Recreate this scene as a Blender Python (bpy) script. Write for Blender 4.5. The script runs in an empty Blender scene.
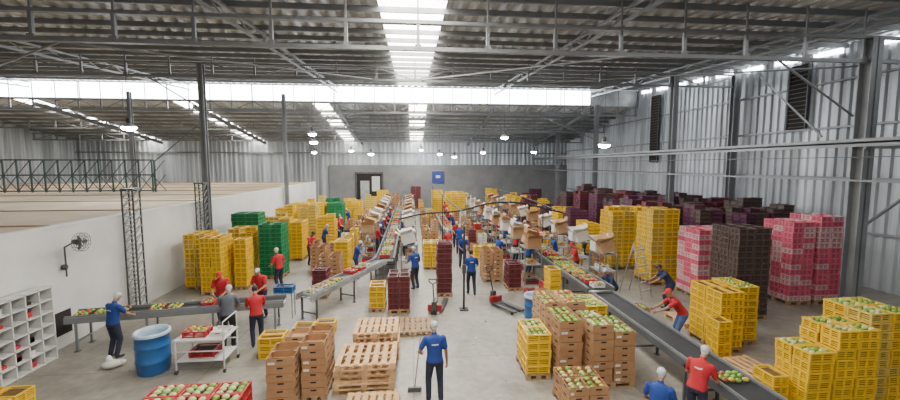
import bpy, math, random
import numpy as np
from mathutils import Vector, Matrix
random.seed(7)
R = random.random
def U(a,b): return a+(b-a)*R()

# ------------------------------------------------------------ materials
_m={}
def mat(name,c,rough=.6,metal=0.0,var=.12,scale=3.0,emit=0,ecol=None,stretch=None):
    if name in _m: return _m[name]
    m=bpy.data.materials.new(name); m.use_nodes=True
    nt=m.node_tree; b=nt.nodes['Principled BSDF']
    b.inputs['Roughness'].default_value=rough; b.inputs['Metallic'].default_value=metal
    tc=nt.nodes.new('ShaderNodeTexCoord'); n=nt.nodes.new('ShaderNodeTexNoise'); r=nt.nodes.new('ShaderNodeValToRGB')
    n.inputs['Scale'].default_value=scale; n.inputs['Detail'].default_value=5
    if stretch:
        mp=nt.nodes.new('ShaderNodeMapping'); mp.inputs['Scale'].default_value=stretch
        nt.links.new(tc.outputs['Object'],mp.inputs['Vector']); nt.links.new(mp.outputs['Vector'],n.inputs['Vector'])
    else: nt.links.new(tc.outputs['Object'],n.inputs['Vector'])
    nt.links.new(n.outputs['Fac'],r.inputs['Fac'])
    r.color_ramp.elements[0].position=.3; r.color_ramp.elements[1].position=.7
    r.color_ramp.elements[0].color=[max(0,x*(1-var)) for x in c]+[1]
    r.color_ramp.elements[1].color=[min(1,x*(1+var)) for x in c]+[1]
    nt.links.new(r.outputs['Color'],b.inputs['Base Color'])
    if emit:
        b.inputs['Emission Color'].default_value=list(ecol or c)+[1]
        b.inputs['Emission Strength'].default_value=emit
    _m[name]=m; return m
YEL=mat('yellow_plastic',(.72,.44,.016),.45,0,.1,2)
YEL2=mat('yellow_plastic_faded',(.62,.43,.08),.5,0,.12,2)
YFILL=mat('crate_shade_ochre',(.12,.06,.012),.8,0,.2,8)  # inner-box tones, darkened to give shade between the slats
GRN=mat('green_plastic',(.010,.19,.07),.45,0,.1,2)
GFILL=mat('crate_shade_green',(.003,.05,.02),.8,0,.2,8)
PNK=mat('pink_plastic',(.66,.13,.20),.5,0,.12,2)
PNK2=mat('pale_pink_plastic',(.64,.40,.42),.5,0,.12,2)
PFILL=mat('crate_shade_pink',(.20,.05,.07),.8,0,.2,8)
MAR=mat('maroon_plastic',(.13,.028,.032),.5,0,.15,2)
PUR=mat('purple_plastic',(.085,.024,.052),.5,0,.15,2)
DBR=mat('dark_brown_plastic',(.085,.055,.048),.55,0,.15,2)
DFILL=mat('crate_shade_dark',(.018,.008,.01),.9,0,.2,8)
REDP=mat('red_plastic',(.40,.025,.03),.45,0,.1,2)
BLUP=mat('blue_plastic',(.02,.11,.32),.35,0,.12,2)
CARD=mat('cardboard',(.34,.18,.085),.85,0,.12,4)
CARD2=mat('cardboard_light',(.43,.26,.135),.85,0,.12,4)
WHITE=mat('white_paint',(.58,.58,.56),.6,0,.12,.7)
WCARD=mat('white_cardboard',(.62,.60,.56),.7,0,.05,3)
DARK=mat('dark_hole',(.02,.015,.012),.9,0,.1,3)
BLACK=mat('black_rubber',(.018,.018,.02),.6,0,.2,3)
BELT=mat('belt_dark',(.022,.023,.025),.75,0,.25,2)
STEEL=mat('galvanised_steel',(.38,.395,.41),.42,.6,.15,3)
DSTEEL=mat('dark_steel',(.09,.092,.095),.5,.5,.2,2)
BEAM=mat('painted_beam_grey',(.22,.23,.24),.5,.3,.12,1)
FRAME=mat('conveyor_frame_paint',(.10,.105,.115),.5,.2,.15,1)
WOOD=mat('pallet_wood',(.55,.34,.17),.8,0,.22,6)
WOOD2=mat('pallet_wood_dark',(.31,.19,.10),.8,0,.2,6)
MG=mat('mango_green',(.20,.33,.05),.45,0,.3,12)
MY=mat('mango_yellow',(.55,.42,.06),.45,0,.25,12)
MR=mat('mango_red',(.42,.13,.04),.45,0,.3,12)
ML=mat('melon_pale',(.50,.54,.24),.5,0,.15,12)
REDM=mat('red_paint',(.28,.02,.02),.4,0,.05,3)
PLAST=mat('plastic_liner',(.38,.50,.62),.3,0,.15,5)
FILL={}

def floor_mat():
    m=bpy.data.materials.new('concrete_floor'); m.use_nodes=True; nt=m.node_tree; b=nt.nodes['Principled BSDF']
    tc=nt.nodes.new('ShaderNodeTexCoord')
    n1=nt.nodes.new('ShaderNodeTexNoise'); n1.inputs['Scale'].default_value=.45; n1.inputs['Detail'].default_value=10; n1.inputs['Roughness'].default_value=.7; n1.inputs['Distortion'].default_value=.6
    n2=nt.nodes.new('ShaderNodeTexNoise'); n2.inputs['Scale'].default_value=5; n2.inputs['Detail'].default_value=8
    add=nt.nodes.new('ShaderNodeMath'); add.operation='MULTIPLY_ADD'; add.inputs[1].default_value=.35
    r=nt.nodes.new('ShaderNodeValToRGB')
    r.color_ramp.elements[0].position=.48; r.color_ramp.elements[1].position=.82
    r.color_ramp.elements[0].color=(.155,.14,.118,1); r.color_ramp.elements[1].color=(.335,.31,.27,1)
    nt.links.new(tc.outputs['Object'],n1.inputs['Vector']); nt.links.new(tc.outputs['Object'],n2.inputs['Vector'])
    nt.links.new(n2.outputs['Fac'],add.inputs[0]); nt.links.new(n1.outputs['Fac'],add.inputs[2])
    nt.links.new(add.outputs[0],r.inputs['Fac'])
    br=nt.nodes.new('ShaderNodeTexBrick'); br.offset=0; br.inputs['Scale'].default_value=1
    br.inputs['Brick Width'].default_value=5; br.inputs['Row Height'].default_value=5; br.inputs['Mortar Size'].default_value=.015
    br.inputs['Color1'].default_value=(1,1,1,1); br.inputs['Color2'].default_value=(.93,.93,.93,1); br.inputs['Mortar'].default_value=(.6,.6,.6,1)
    nt.links.new(tc.outputs['Object'],br.inputs['Vector'])
    mx=nt.nodes.new('ShaderNodeMixRGB'); mx.blend_type='MULTIPLY'; mx.inputs[0].default_value=1
    nt.links.new(r.outputs['Color'],mx.inputs[1]); nt.links.new(br.outputs['Color'],mx.inputs[2])
    nt.links.new(mx.outputs[0],b.inputs['Base Color'])
    rr=nt.nodes.new('ShaderNodeMapRange'); rr.inputs['To Min'].default_value=.28; rr.inputs['To Max'].default_value=.6
    nt.links.new(n1.outputs['Fac'],rr.inputs['Value']); nt.links.new(rr.outputs[0],b.inputs['Roughness'])
    return m
FLOOR=floor_mat()
SHEET=mat('corrugated_sheet',(.44,.47,.50),.42,.3,.42,1.0,stretch=(1.6,1.6,.12))
ROOFM=mat('roof_sheet',(.42,.435,.445),.45,.25,.38,1.0,stretch=(1.2,.15,1))
SKY=mat('translucent_skylight',(.9,.9,.86),.5,0,.05,3,emit=19,ecol=(1,.95,.84))
CLER=mat('clerestory_daylight',(.9,.92,.95),.5,0,.05,3,emit=19,ecol=(.95,.98,1))
BEIGE=mat('beige_slab',(.46,.36,.245),.8,0,.22,.4)
LAMP=mat('lamp_glow',(1,1,1),.5,0,0,3,emit=140,ecol=(.9,.97,1))
GREYW=mat('grey_block_wall',(.20,.20,.205),.8,0,.12,1)
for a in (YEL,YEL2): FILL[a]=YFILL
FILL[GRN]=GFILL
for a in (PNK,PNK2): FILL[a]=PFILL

# ------------------------------------------------------------ mesh builder
class MB:
    def __init__(s): s.v=[]; s.f=[]; s.mi=[]; s.mats=[]; s.sm=[]
    def m(s,mt):
        if mt not in s.mats: s.mats.append(mt)
        return s.mats.index(mt)
    def raw(s,vs,fs,mt,smooth=False):
        o=len(s.v); s.v.extend(vs); k=s.m(mt)
        for f in fs: s.f.append([i+o for i in f])
        s.mi.extend([k]*len(fs)); s.sm.extend([smooth]*len(fs))
    def box(s,x0,x1,y0,y1,z0,z1,mt):
        s.raw([(x0,y0,z0),(x1,y0,z0),(x1,y1,z0),(x0,y1,z0),(x0,y0,z1),(x1,y0,z1),(x1,y1,z1),(x0,y1,z1)],
          [(0,3,2,1),(4,5,6,7),(0,1,5,4),(1,2,6,5),(2,3,7,6),(3,0,4,7)],mt)
    def bar(s,p,q,w,h,mt):
        p=Vector(p);q=Vector(q);d=(q-p)
        if d.length<1e-6:return
        d.normalize(); up=Vector((0,0,1)) if abs(d.z)<.95 else Vector((0,1,0))
        a=d.cross(up).normalized(); b=a.cross(d).normalized(); a=a*w/2; b=b*h/2
        vs=[tuple(p-a-b),tuple(p+a-b),tuple(p+a+b),tuple(p-a+b),tuple(q-a-b),tuple(q+a-b),tuple(q+a+b),tuple(q-a+b)]
        s.raw(vs,[(0,3,2,1),(4,5,6,7),(0,1,5,4),(1,2,6,5),(2,3,7,6),(3,0,4,7)],mt)
    def cap(s,p,q,r0,r1,mt,n=10,hem=3):
        p=Vector(p);q=Vector(q);d=q-p
        d=d.normalized() if d.length>1e-6 else Vector((0,0,1))
        up=Vector((0,0,1)) if abs(d.z)<.9 else Vector((0,1,0))
        a=d.cross(up).normalized(); b=a.cross(d).normalized()
        rings=[]
        for i in range(hem): 
            t=math.pi/2*(i+.35)/(hem+.35)
            rings.append((p-d*r0*math.cos(t),r0*math.sin(t)))
        rings.append((p,r0)); rings.append((q,r1))
        for i in range(hem-1,-1,-1):
            t=math.pi/2*(i+.35)/(hem+.35)
            rings.append((q+d*r1*math.cos(t),r1*math.sin(t)))
        s.rings(rings,a,b,mt,n)
    def rings(s,rings,a,b,mt,n=10,smooth=True):
        vs=[];fs=[]
        for c,r in rings:
            rx,ry=(r if isinstance(r,tuple) else (r,r))
            for k in range(n):
                t=2*math.pi*k/n; vs.append(tuple(c+a*rx*math.cos(t)+b*ry*math.sin(t)))
        m=len(rings)
        for i in range(m-1):
            for k in range(n):
                k2=(k+1)%n; fs.append((i*n+k,i*n+k2,(i+1)*n+k2,(i+1)*n+k))
        fs.append(tuple(range(n-1,-1,-1))); fs.append(tuple((m-1)*n+k for k in range(n)))
        s.raw(vs,fs,mt,smooth)
    def cyl(s,p,q,r,mt,n=10,r1=None):
        p=Vector(p);q=Vector(q);d=(q-p).normalized(); up=Vector((0,0,1)) if abs(d.z)<.9 else Vector((0,1,0))
        a=d.cross(up).normalized(); b=a.cross(d).normalized()
        s.rings([(p,r),(q,r if r1 is None else r1)],a,b,mt,n,True)
    def tube(s,pts,r,mt,n=6):
        for i in range(len(pts)-1): s.cap(pts[i],pts[i+1],r,r,mt,n,1)
    def ell(s,c,rx,ry,rz,mt,nu=8,nv=5,rot=None):
        vs=[];fs=[]; c=Vector(c)
        for j in range(1,nv):
            ph=math.pi*j/nv
            for i in range(nu):
                th=2*math.pi*i/nu
                v=Vector((rx*math.sin(ph)*math.cos(th),ry*math.sin(ph)*math.sin(th),rz*math.cos(ph)))
                if rot: v=rot@v
                vs.append(tuple(c+v))
        t=Vector((0,0,rz)); 
        if rot:t=rot@t
        vs.append(tuple(c+t)); vs.append(tuple(c-t)); T=len(vs)-2;B=T+1
        for j in range(nv-2):
            for i in range(nu):
                k=(i+1)%nu; fs.append((j*nu+i,(j+1)*nu+i,(j+1)*nu+k,j*nu+k))
        for i in range(nu):
            k=(i+1)%nu; fs.append((T,i,k)); fs.append((B,(nv-2)*nu+k,(nv-2)*nu+i))
        s.raw(vs,fs,mt,True)
    def obj(s,name,loc=(0,0,0),rz=0):
        me=bpy.data.meshes.new(name); me.from_pydata([tuple(v) for v in s.v],[],s.f)
        for m in s.mats: me.materials.append(m)
        me.polygons.foreach_set('material_index',s.mi); me.polygons.foreach_set('use_smooth',s.sm)
        me.update(); o=bpy.data.objects.new(name,me); bpy.context.collection.objects.link(o)
        o.location=loc; o.rotation_euler=(0,0,rz); return o

# ------------------------------------------------------------ shell
XL,XR,Y0,Y1=-36.0,18.6,-6.0,47.0
def roof_z(y): return 9.2+.059*y if y<=32 else 9.8-(y-32)*.14
mb=MB(); mb.box(XL-.3,XR+.3,Y0-.3,Y1+.3,-.25,0,FLOOR); mb.obj('floor')

def corr_x(mb,x0,x1,pts,mt,per=.5,h=.09):
    xs=[];x=x0; prof=[(0,0),(.35,0),(.5,h),(.85,h)]
    while x<x1:
        for a,b in prof: 
            if x+a*per<x1: xs.append((x+a*per,b))
        x+=per
    xs.append((x1,0)); n=len(xs); vs=[];fs=[]
    for (y,z) in pts:
        for (xx,b) in xs: vs.append((xx,y,z+b))
    for j in range(len(pts)-1):
        for i in range(n-1): fs.append((j*n+i,j*n+i+1,(j+1)*n+i+1,(j+1)*n+i))
    mb.raw(vs,fs,mt)
mb=MB()
near=[(Y0,roof_z(Y0)),(32,roof_z(32))]
corr_x(mb,XL,-1.0,near,ROOFM); corr_x(mb,1.1,XR+.2,near,ROOFM)
far=[(32.0,9.8),(Y1+.2,roof_z(Y1+.2))]
strips=[(-28.7,-27.2),(-17.8,-16.4),(-7.6,-6.4),(-.2,1.2)]
cur=XL
for a,b in strips: corr_x(mb,cur,a,far,ROOFM); cur=b
corr_x(mb,cur,XR+.2,far,ROOFM)
mb.box(14.5,XR,32.0,32.08,9.8,11.05,ROOFM)
for a,b in strips:
    for yy in (36.0,39.5): 
        corr_x(mb,a,b,[(yy,roof_z(yy)-.03),(yy+1.3,roof_z(yy+1.3)-.03)],ROOFM)
mb.obj('ceiling')
mb=MB(); corr_x(mb,-1.0,1.1,near,SKY); mb.obj('skylight_panel')
for a,b in strips:
    mb=MB(); corr_x(mb,a,b,far,SKY); mb.obj('skylight_panel')
mb=MB(); mb.box(XL,14.5,32.0,32.05,9.85,11.0,CLER)
x=XL
while x<14.5: mb.box(x,x+.06,31.95,32.0,9.85,11.0,BEAM); x+=6.0
mb.box(XL,14.5,31.93,32.0,9.78,9.87,BEAM)
mb.obj('window_1')

def corr_wall_y(mb,x,y0,y1,zf,mt,per=.42,h=.08,z0=0,sgn=-1):
    ys=[];y=y0;prof=[(0,0),(.35,0),(.5,h),(.85,h)]
    while y<y1:
        for a,b in prof:
            if y+a*per<y1: ys.append((y+a*per,b))
        y+=per
    ys.append((y1,0)); n=len(ys)
    vs=[(x+sgn*b,yy,z0) for yy,b in ys]+[(x+sgn*b,yy,zf(yy)) for yy,b in ys]
    mb.raw(vs,[(i,i+1,n+i+1,n+i) for i in range(n-1)],mt)
mb=MB(); corr_wall_y(mb,XR,Y0,32,roof_z,SHEET); corr_wall_y(mb,XR,32,Y1,roof_z,SHEET)
for z in (2.2,4.4,6.6,8.6):
    mb.box(XR-.2,XR-.09,Y0,Y1 if z<7.6 else 40,z,z+.09,BEAM)
mb.obj('wall_right')
mb=MB(); corr_wall_y(mb,XL,Y0,32,roof_z,SHEET,sgn=1); corr_wall_y(mb,XL,32,Y1,roof_z,SHEET,sgn=1); mb.obj('wall_left')
y=4.0;k=2
while y<31:
    mb=MB(); zt=roof_z(y)-.12
    L=1.3
    mb.raw([(XR-.11,y,zt-.22),(XR-.11,y+L,zt-.2+.059*L),(XR-.11,y+L,zt+.059*L),(XR-.11,y,zt)],[(0,1,2,3)],CLER)
    mb.obj('window_%d'%k); k+=1; y+=2.0
for (yy,z0,z1,w) in ((17.3,6.7,9.7,.9),(28.6,5.2,10.2,.9)):
    mb=MB(); mb.box(XR-.28,XR-.21,yy,yy+w,z0,z1,DARK)
    z=z0+.1
    while z<z1: mb.bar((XR-.3,yy,z),(XR-.3,yy+w,z),.08,.02,DSTEEL); z+=.2
    mb.box(XR-.34,XR-.21,yy-.05,yy,z0,z1,DSTEEL); mb.box(XR-.34,XR-.21,yy+w,yy+w+.05,z0,z1,DSTEEL)
    mb.obj('window_%d'%k); k+=1
mb=MB()
x=XL;pr=[(0,0),(.35,0),(.5,.06),(.85,.06)]
pts=[]
while x<XR:
    for a,b in pr: pts.append((min(x+a*.5,XR),Y1-b))
    x+=.5
pts.append((XR,Y1)); n=len(pts); zt=roof_z(Y1)
mb.raw([(a,b,0) for a,b in pts]+[(a,b,zt) for a,b in pts],[(i,i+1,n+i+1,n+i) for i in range(n-1)],SHEET)
mb.box(-9.4,XR-.1,Y1-.3,Y1-.1,0,5.0,GREYW)
mb.box(XL,XR-.1,Y1-.35,Y1-.1,6.3,6.45,BEAM)
mb.obj('wall_back')
mb=MB()
mb.box(-6.3,-3.5,Y1-.42,Y1-.31,0,4.0,DARK); mb.box(-6.5,-6.3,Y1-.5,Y1-.31,0,4.2,DSTEEL); mb.box(-3.5,-3.3,Y1-.5,Y1-.31,0,4.2,DSTEEL)
mb.box(-6.5,-3.3,Y1-.5,Y1-.31,4.0,4.2,DSTEEL); mb.box(-4.6,-3.7,Y1-.46,Y1-.42,2.0,3.7,WHITE); mb.box(-5.9,-4.9,Y1-.46,Y1-.42,.1,3.2,STEEL)
mb.obj('door_1')
BS=mat('blue_sign',(.02,.04,.22),.4,0,.05,2)
mb=MB(); mb.box(2.3,3.7,Y1-.42,Y1-.31,2.9,4.3,BS); mb.box(2.25,3.75,Y1-.40,Y1-.3,4.3,4.36,STEEL); mb.box(2.75,3.25,Y1-.44,Y1-.42,3.5,3.8,WHITE); mb.obj('wall_sign')
mb=MB(); mb.box(-9.8,-9.6,Y0,41,0,3.3,WHITE); mb.box(-9.83,-9.58,Y0,41,3.3,3.36,WHITE)
mb.box(-9.6,-9.59,10.95,11.9,.35,1.0,DARK)
mb.obj('wall_room')
mb=MB(); mb.box(XL+.1,-9.84,Y0,41,3.1,3.3,BEIGE)
for yy in range(0,41,4): mb.box(XL+.1,-9.88,yy,yy+.08,3.3,3.34,BEIGE)
mb.obj('room_roof_slab')
mb=MB(); mb.box(XL+.1,-9.84,40.8,41,0,3.09,WHITE); mb.obj('wall_room_back')

GL=mat('lattice_green_grey',(.07,.10,.10),.6,.2,.15,2)
mb=MB(); x0,x1,yy=-33.0,-15.6,26.0
for z in (3.45,4.4,5.3): mb.bar((x0,yy,z),(x1,yy,z),.08,.08,GL)
x=x0
while x<x1-.01:
    mb.bar((x,yy,3.36),(x,yy,5.3),.07,.07,GL)
    mb.bar((x,yy,3.45),(x+.75,yy,4.4),.04,.04,GL); mb.bar((x+.75,yy,3.45),(x,yy,4.4),.04,.04,GL)
    mb.bar((x,yy,4.4),(x+.75,yy,5.3),.04,.04,GL)
    x+=.75
mb.bar((x1,yy,3.36),(x1,yy,5.3),.09,.09,GL)
mb.bar((-15.6,26,5.2),(-12.0,24,7.2),.05,.05,GL)
mb.obj('lattice_railing')

# ------------------------------------------------------------ roof structure
def truss(y,z0,z1,xa=XL+.1,xb=XR-.3,step=2.0,diag=False,m=BEAM,name='roof_truss'):
    mb=MB(); mb.bar((xa,y,z0),(xb,y,z0),.12,.11,m); mb.bar((xa,y,z1),(xb,y,z1),.12,.09,m)
    x=xb-.1;i=0
    while x>xa:
        mb.bar((x,y,z0),(x,y,z1),.09,.09,m); mb.box(x-.09,x+.09,y-.07,y-.055,z0,z0+.12,m)
        if y<32: mb.bar((x,y,z1),(x,y,roof_z(y)-.02),.05,.05,m)
        if diag and x-step>xa:
            mb.bar((x,y,z0 if i%2 else z1),(x-step,y,z1 if i%2 else z0),.05,.05,m)
        x-=step;i+=1
    return mb.obj(name)
truss(11.7,8.27,9.0)
truss(21.3,9.35,10.0,diag=True)
truss(31.6,9.0,9.7,diag=True,step=1.5)
truss(37,8.1,8.75,diag=True); truss(42,7.4,8.0,diag=True)
truss(3.5,8.1,8.8)
mb=MB(); y=-5
while y<46.5:
    if not 31<y<33:
        z=roof_z(y)-.1; mb.bar((XL+.1,y,z),(XR-.15,y,z),.07,.18,BEAM)
    y+=1.3
mb.obj('roof_purlins')
for X in (-27,-16.2,-5.6,6.5,14.5):
    mb=MB(); mb.bar((X,Y0,roof_z(Y0)-.55),(X,31.7,roof_z(31.7)-.55),.07,.1,BEAM); mb.bar((X,Y0,roof_z(Y0)-.2),(X,31.7,roof_z(31.7)-.2),.1,.09,BEAM)
    y=Y0;i=0
    while y<31: 
        mb.bar((X,y,roof_z(y)-(.55 if i%2 else .2)),(X,y+1,roof_z(y+1)-(.2 if i%2 else .55)),.04,.04,BEAM); y+=1;i+=1
    mb.bar((X,32,9.4),(X,Y1-.4,roof_z(Y1)-.3),.12,.3,BEAM)
    mb.obj('roof_rafter')
mb=MB()
for a,b in (((-9.4,12,8.3),(-2,21.3,9.4)),((-9.4,30,7.2),(-4.0,31.6,9.0)),((14.4,30.7,7.0),(10,31.6,9.0)),((14.4,12,6.6),(11.2,11.7,8.3)),((-9.4,19.3,7.5),(-13,21.3,9.4)),((14.5,12,8.2),(7,21.3,9.4)),((6.5,12,8.3),(0.5,21.3,9.4)),((-9.4,12,8.3),(-20,21.3,9.4))):
    mb.tube([a,b],.035,BEAM)
mb.obj('roof_brace_rods')

def icolumn(x,y,ztop,name='steel_column',w=.3,z0=0):
    mb=MB(); t=.03
    mb.box(x-w/2,x+w/2,y-w/2,y-w/2+t,z0,ztop,BEAM); mb.box(x-w/2,x+w/2,y+w/2-t,y+w/2,z0,ztop,BEAM)
    mb.box(x-t/2,x+t/2,y-w/2,y+w/2,z0,ztop,BEAM); mb.box(x-w*.75,x+w*.75,y-w*.75,y+w*.75,z0,z0+.03,DSTEEL)
    return mb.obj(name)
icolumn(14.5,11.7,9.0,w=.38); icolumn(14.5,21.3,10.0); icolumn(14.5,30.7,9.7); icolumn(14.5,39,8.3)
icolumn(-9.38,19.3,9.5,w=.24); icolumn(-9.38,31,10.2,w=.24); icolumn(-9.38,42,7.6,w=.24)
icolumn(-20,31,10.2,w=.24,z0=3.36);icolumn(18.1,11.7,9.0,w=.3); icolumn(18.1,21.3,10,w=.3)
def lattice_col(x,y,h,w=.34):
    mb=MB()
    for dx in (-w/2,w/2):
        for dy in (-w/2,w/2): mb.bar((x+dx,y+dy,0),(x+dx,y+dy,h),.04,.04,DSTEEL)
    z=.0
    while z<h-.3:
        for s in (-1,1):
            mb.bar((x-w/2,y+s*w/2,z),(x+w/2,y+s*w/2,z+.3),.025,.025,STEEL); mb.bar((x+s*w/2,y-w/2,z),(x+s*w/2,y+w/2,z+.3),.025,.025,STEEL)
        z+=.3
        mb.bar((x-w/2,y-w/2,z),(x+w/2,y-w/2,z),.025,.025,STEEL); 
    mb.box(x-w/2-.03,x+w/2+.05,y-w/2-.05,y+w/2+.05,0,.03,DSTEEL); mb.box(x-w/2-.03,x+w/2+.03,y-w/2-.03,y+w/2+.03,h-.02,h+.03,DSTEEL)
    mb.obj('lattice_column')
lattice_col(-9.32,14.2,4.2); lattice_col(-9.34,18.7,4.2)
mb=MB(); mb.box(14.2,14.45,4,46.5,5.68,5.74,STEEL); mb.box(14.2,14.24,4,46.5,5.58,5.84,BEAM); mb.bar((14.2,4,4.5),(14.2,46,4.5),.05,.06,BEAM)
mb.bar((14.2,4,5.25),(14.2,46,5.25),.03,.03,DSTEEL)
mb.bar((14.3,11.5,5.6),(18.3,11.5,5.6),.1,.16,BEAM); mb.bar((14.4,11.55,2.9),(18.3,11.55,5.5),.07,.07,BEAM)
mb.bar((14.45,22,6.2),(18.4,28,9.6),.05,.05,BEAM); mb.bar((14.45,13,6),(18.4,20,9.6),.05,.05,BEAM)
mb.obj('rail_beam')

def lamp(x,y,z,r=.24,energy=150):
    mb=MB(); zt=roof_z(y)-.1
    mb.tube([(x,y,z+.45),(x,y,zt)],.012,DSTEEL); mb.cyl((x,y,z+.2),(x,y,z+.45),.09,DSTEEL,12)
    mb.cyl((x,y,z+.04),(x,y,z+.22),r,STEEL,20,r1=.1)
    mb.ell((x,y,z+.02),r*.8,r*.8,r*.4,LAMP,16,8)
    mb.obj('high_bay_lamp')
    l=bpy.data.lights.new('lamp_light','POINT'); l.energy=energy; l.shadow_soft_size=.25; l.color=(.93,.97,1)
    o=bpy.data.objects.new('lamp_light',l); bpy.context.collection.objects.link(o); o.location=(x,y,z-.5)
for a in ((-13,20,6.7,.38),(9.9,20,6.0,.36),(-6.6,28,6.5,.32),(6.5,28,6.9,.32),(-5.6,38,6.3,.3),(-3.5,35,5.9,.3),(2.6,38,6.0,.3),(4.2,40,5.8,.3),(6.4,36,6.1,.3),(1,44,6.6,.26),(-8,34,6,.26),(-6.2,26,6.9,.3),(10.5,34,6.1,.3)):
    lamp(a[0],a[1],a[2],a[3])

# ------------------------------------------------------------ stock
def pallet(mb,x0,x1,y0,y1,z=0,m=WOOD,h=.14):
    n=7; w=(x1-x0)
    for i in range(3):
        yy=y0+(y1-y0-.1)*i/2
        mb.box(x0,x1,yy,yy+.1,z,z+.02,m)
        for j in range(3):
            xx=x0+(w-.12)*j/2; mb.box(xx,xx+.12,yy,yy+.1,z+.02,z+h-.04,m)
        mb.box(x0,x1,yy,yy+.1,z+h-.04,z+h-.02,m)
    for i in range(n):
        xx=x0+(w-.11)*i/(n-1); mb.box(xx,xx+.11,y0,y1,z+h-.02,z+h,m)
def pcrate(mb,x0,x1,y0,y1,z,h,m,full=True,rim=None,fill=True):
    t=.018; rim=rim or m
    sl=((.03,.20),(.32,.42),(.52,.62)) if full else ((.03,.62),)
    for a,b in sl:
        za,zb=z+a*h,z+b*h
        mb.box(x0+.018,x1-.018,y0+.018,y0+.018+t,za,zb,m); mb.box(x0+.018,x1-.018,y1-.018-t,y1-.018,za,zb,m)
        mb.box(x0+.018,x0+.018+t,y0+.036,y1-.036,za,zb,m); mb.box(x1-.018-t,x1-.018,y0+.036,y1-.036,za,zb,m)
    za,zb=z+.78*h,z+.97*h
    mb.box(x0,x1,y0,y0+.035,za,zb,rim); mb.box(x0,x1,y1-.035,y1,za,zb,rim); mb.box(x0,x0+.035,y0+.035,y1-.035,za,zb,rim); mb.box(x1-.035,x1,y0+.035,y1-.035,za,zb,rim)
    for cx in (x0+.005,x1-.045):
        for cy in (y0+.005,y1-.045): mb.box(cx,cx+.04,cy,cy+.04,z+.02*h,za,m)
    if fill: mb.box(x0+.045,x1-.045,y0+.045,y1-.045,z+.04*h,z+.72*h,FILL.get(m,DFILL))  # dark inner box: stands for contents and paints shade into the slat gaps
    if full:
        cx=(x0+x1)/2; mb.box(cx-.02,cx+.02,y0+.004,y0+.02,z+.03*h,za,m); cy=(y0+y1)/2; mb.box(x0+.004,x0+.02,cy-.02,cy+.02,z+.03*h,za,m); mb.box(x1-.02,x1-.004,cy-.02,cy+.02,z+.03*h,za,m)
def carton(mb,x0,x1,y0,y1,z,h,m):
    t=.012; zt=z+h*.95
    mb.box(x0,x1,y0,y0+t,z,zt,m); mb.box(x0,x1,y1-t,y1,z,zt,m); mb.box(x0,x0+t,y0+t,y1-t,z,zt,m); mb.box(x1-t,x1,y0+t,y1-t,z,zt,m)
    mb.box(x0+t,x1-t,y0+t,y1-t,z,z+.02,m)
    cx=(x0+x1)/2; mb.box(cx-.06,cx+.06,y0-.003,y0,z+.6*h,z+.8*h,DARK)
    cy=(y0+y1)/2; mb.box(x1,x1+.003,cy-.06,cy+.06,z+.6*h,z+.8*h,DARK); mb.box(x0-.003,x0,cy-.06,cy+.06,z+.6*h,z+.8*h,DARK)
    mb.box(x0+.02,x1-.02,y0+.013,y0+.02,zt,z+h*.999,DARK)
    if R()<.4: mb.box(x0+.03,cx-.1,y0-.002,y0,z+.2*h,z+.5*h,WCARD)
    for xx in (x0+t,x1-t-.06):
        mb.box(xx,xx+.06,y0+t,y0+.06,zt-.01,zt,m); mb.box(xx,xx+.06,y1-.06,y1-t,zt-.01,zt,m)
def fruit(mb,x0,x1,y0,y1,z,r=.05,mats=(MG,MG,MY,MR),el=1.3):
    nx=max(1,int((x1-x0-.04)/(2*r*el))); ny=max(1,int((y1-y0-.04)/(2*r)))
    for i in range(nx):
        for j in range(ny):
            cx=x0+.02+(i+.5)*(x1-x0-.04)/nx; cy=y0+.02+(j+.5)*(y1-y0-.04)/ny
            mb.ell((cx+U(-.008,.008),cy+U(-.008,.008),z+U(-.015,.02)),r*el*.97,r*.97,r*.9,random.choice(mats),7,5,Matrix.Rotation(U(-.4,.4),3,'Z'))
def stack(name,x0,x1,y0,y1,h,m,kind='p',cw=.6,cd=.4,ch=.19,base=True,top=None,uneven=0,alt=None,full=True,r=.05,fm=(MG,MG,MY,MR),jit=.014,rz=None,mixp=.15):
    mb=MB(); ox,oy=(x0+x1)/2,(y0+y1)/2
    X0,X1,YA,YB=x0-ox,x1-ox,y0-oy,y1-oy; z=0
    if base: pallet(mb,X0,X1,YA,YB,0,WOOD2); z=.141
    nx=max(1,round((x1-x0)/cw)); ny=max(1,round((y1-y0)/cd)); nz=max(1,round((h-z)/ch))
    w=(x1-x0)/nx; d=(y1-y0)/ny
    for i in range(nx):
        for j in range(ny):
            N=max(1,nz-(random.randint(0,uneven) if uneven else 0))
            mm=m if not alt or R()>.4 else alt
            for k in range(N):
                if 0<i<nx-1 and 0<j<ny-1 and k<N-1-uneven: continue
                jx,jy=U(-jit,jit),U(-jit,jit)
                a=(X0+i*w+.012+jx,X0+(i+1)*w-.012+jx,YA+j*d+.012+jy,YA+(j+1)*d-.012+jy)
                mk=mm if not alt or R()>mixp else (alt if mm is m else m)
                if kind=='p': pcrate(mb,*a,z+k*ch,ch,mk,full)
                else: carton(mb,*a,z+k*ch,ch,mk)
                if k==N-1 and top: fruit(mb,*a,z+k*ch+ch*.8,r,fm)
    return mb.obj(name,(ox,oy,0),U(-.03,.03) if rz is None else rz)
Yn='yellow_crate_stack'
stack(Yn,-9.1,-8.25,16.6,17.8,2.25,YEL,alt=YEL2,cw=.42); 
stack(Yn,-8.1,-7.3,15.8,16.9,2.2,YEL,cw=.4,cd=.55); stack(Yn,-7.1,-6.6,16.4,17.1,2.1,YEL,cw=.5,cd=.35)
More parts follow.
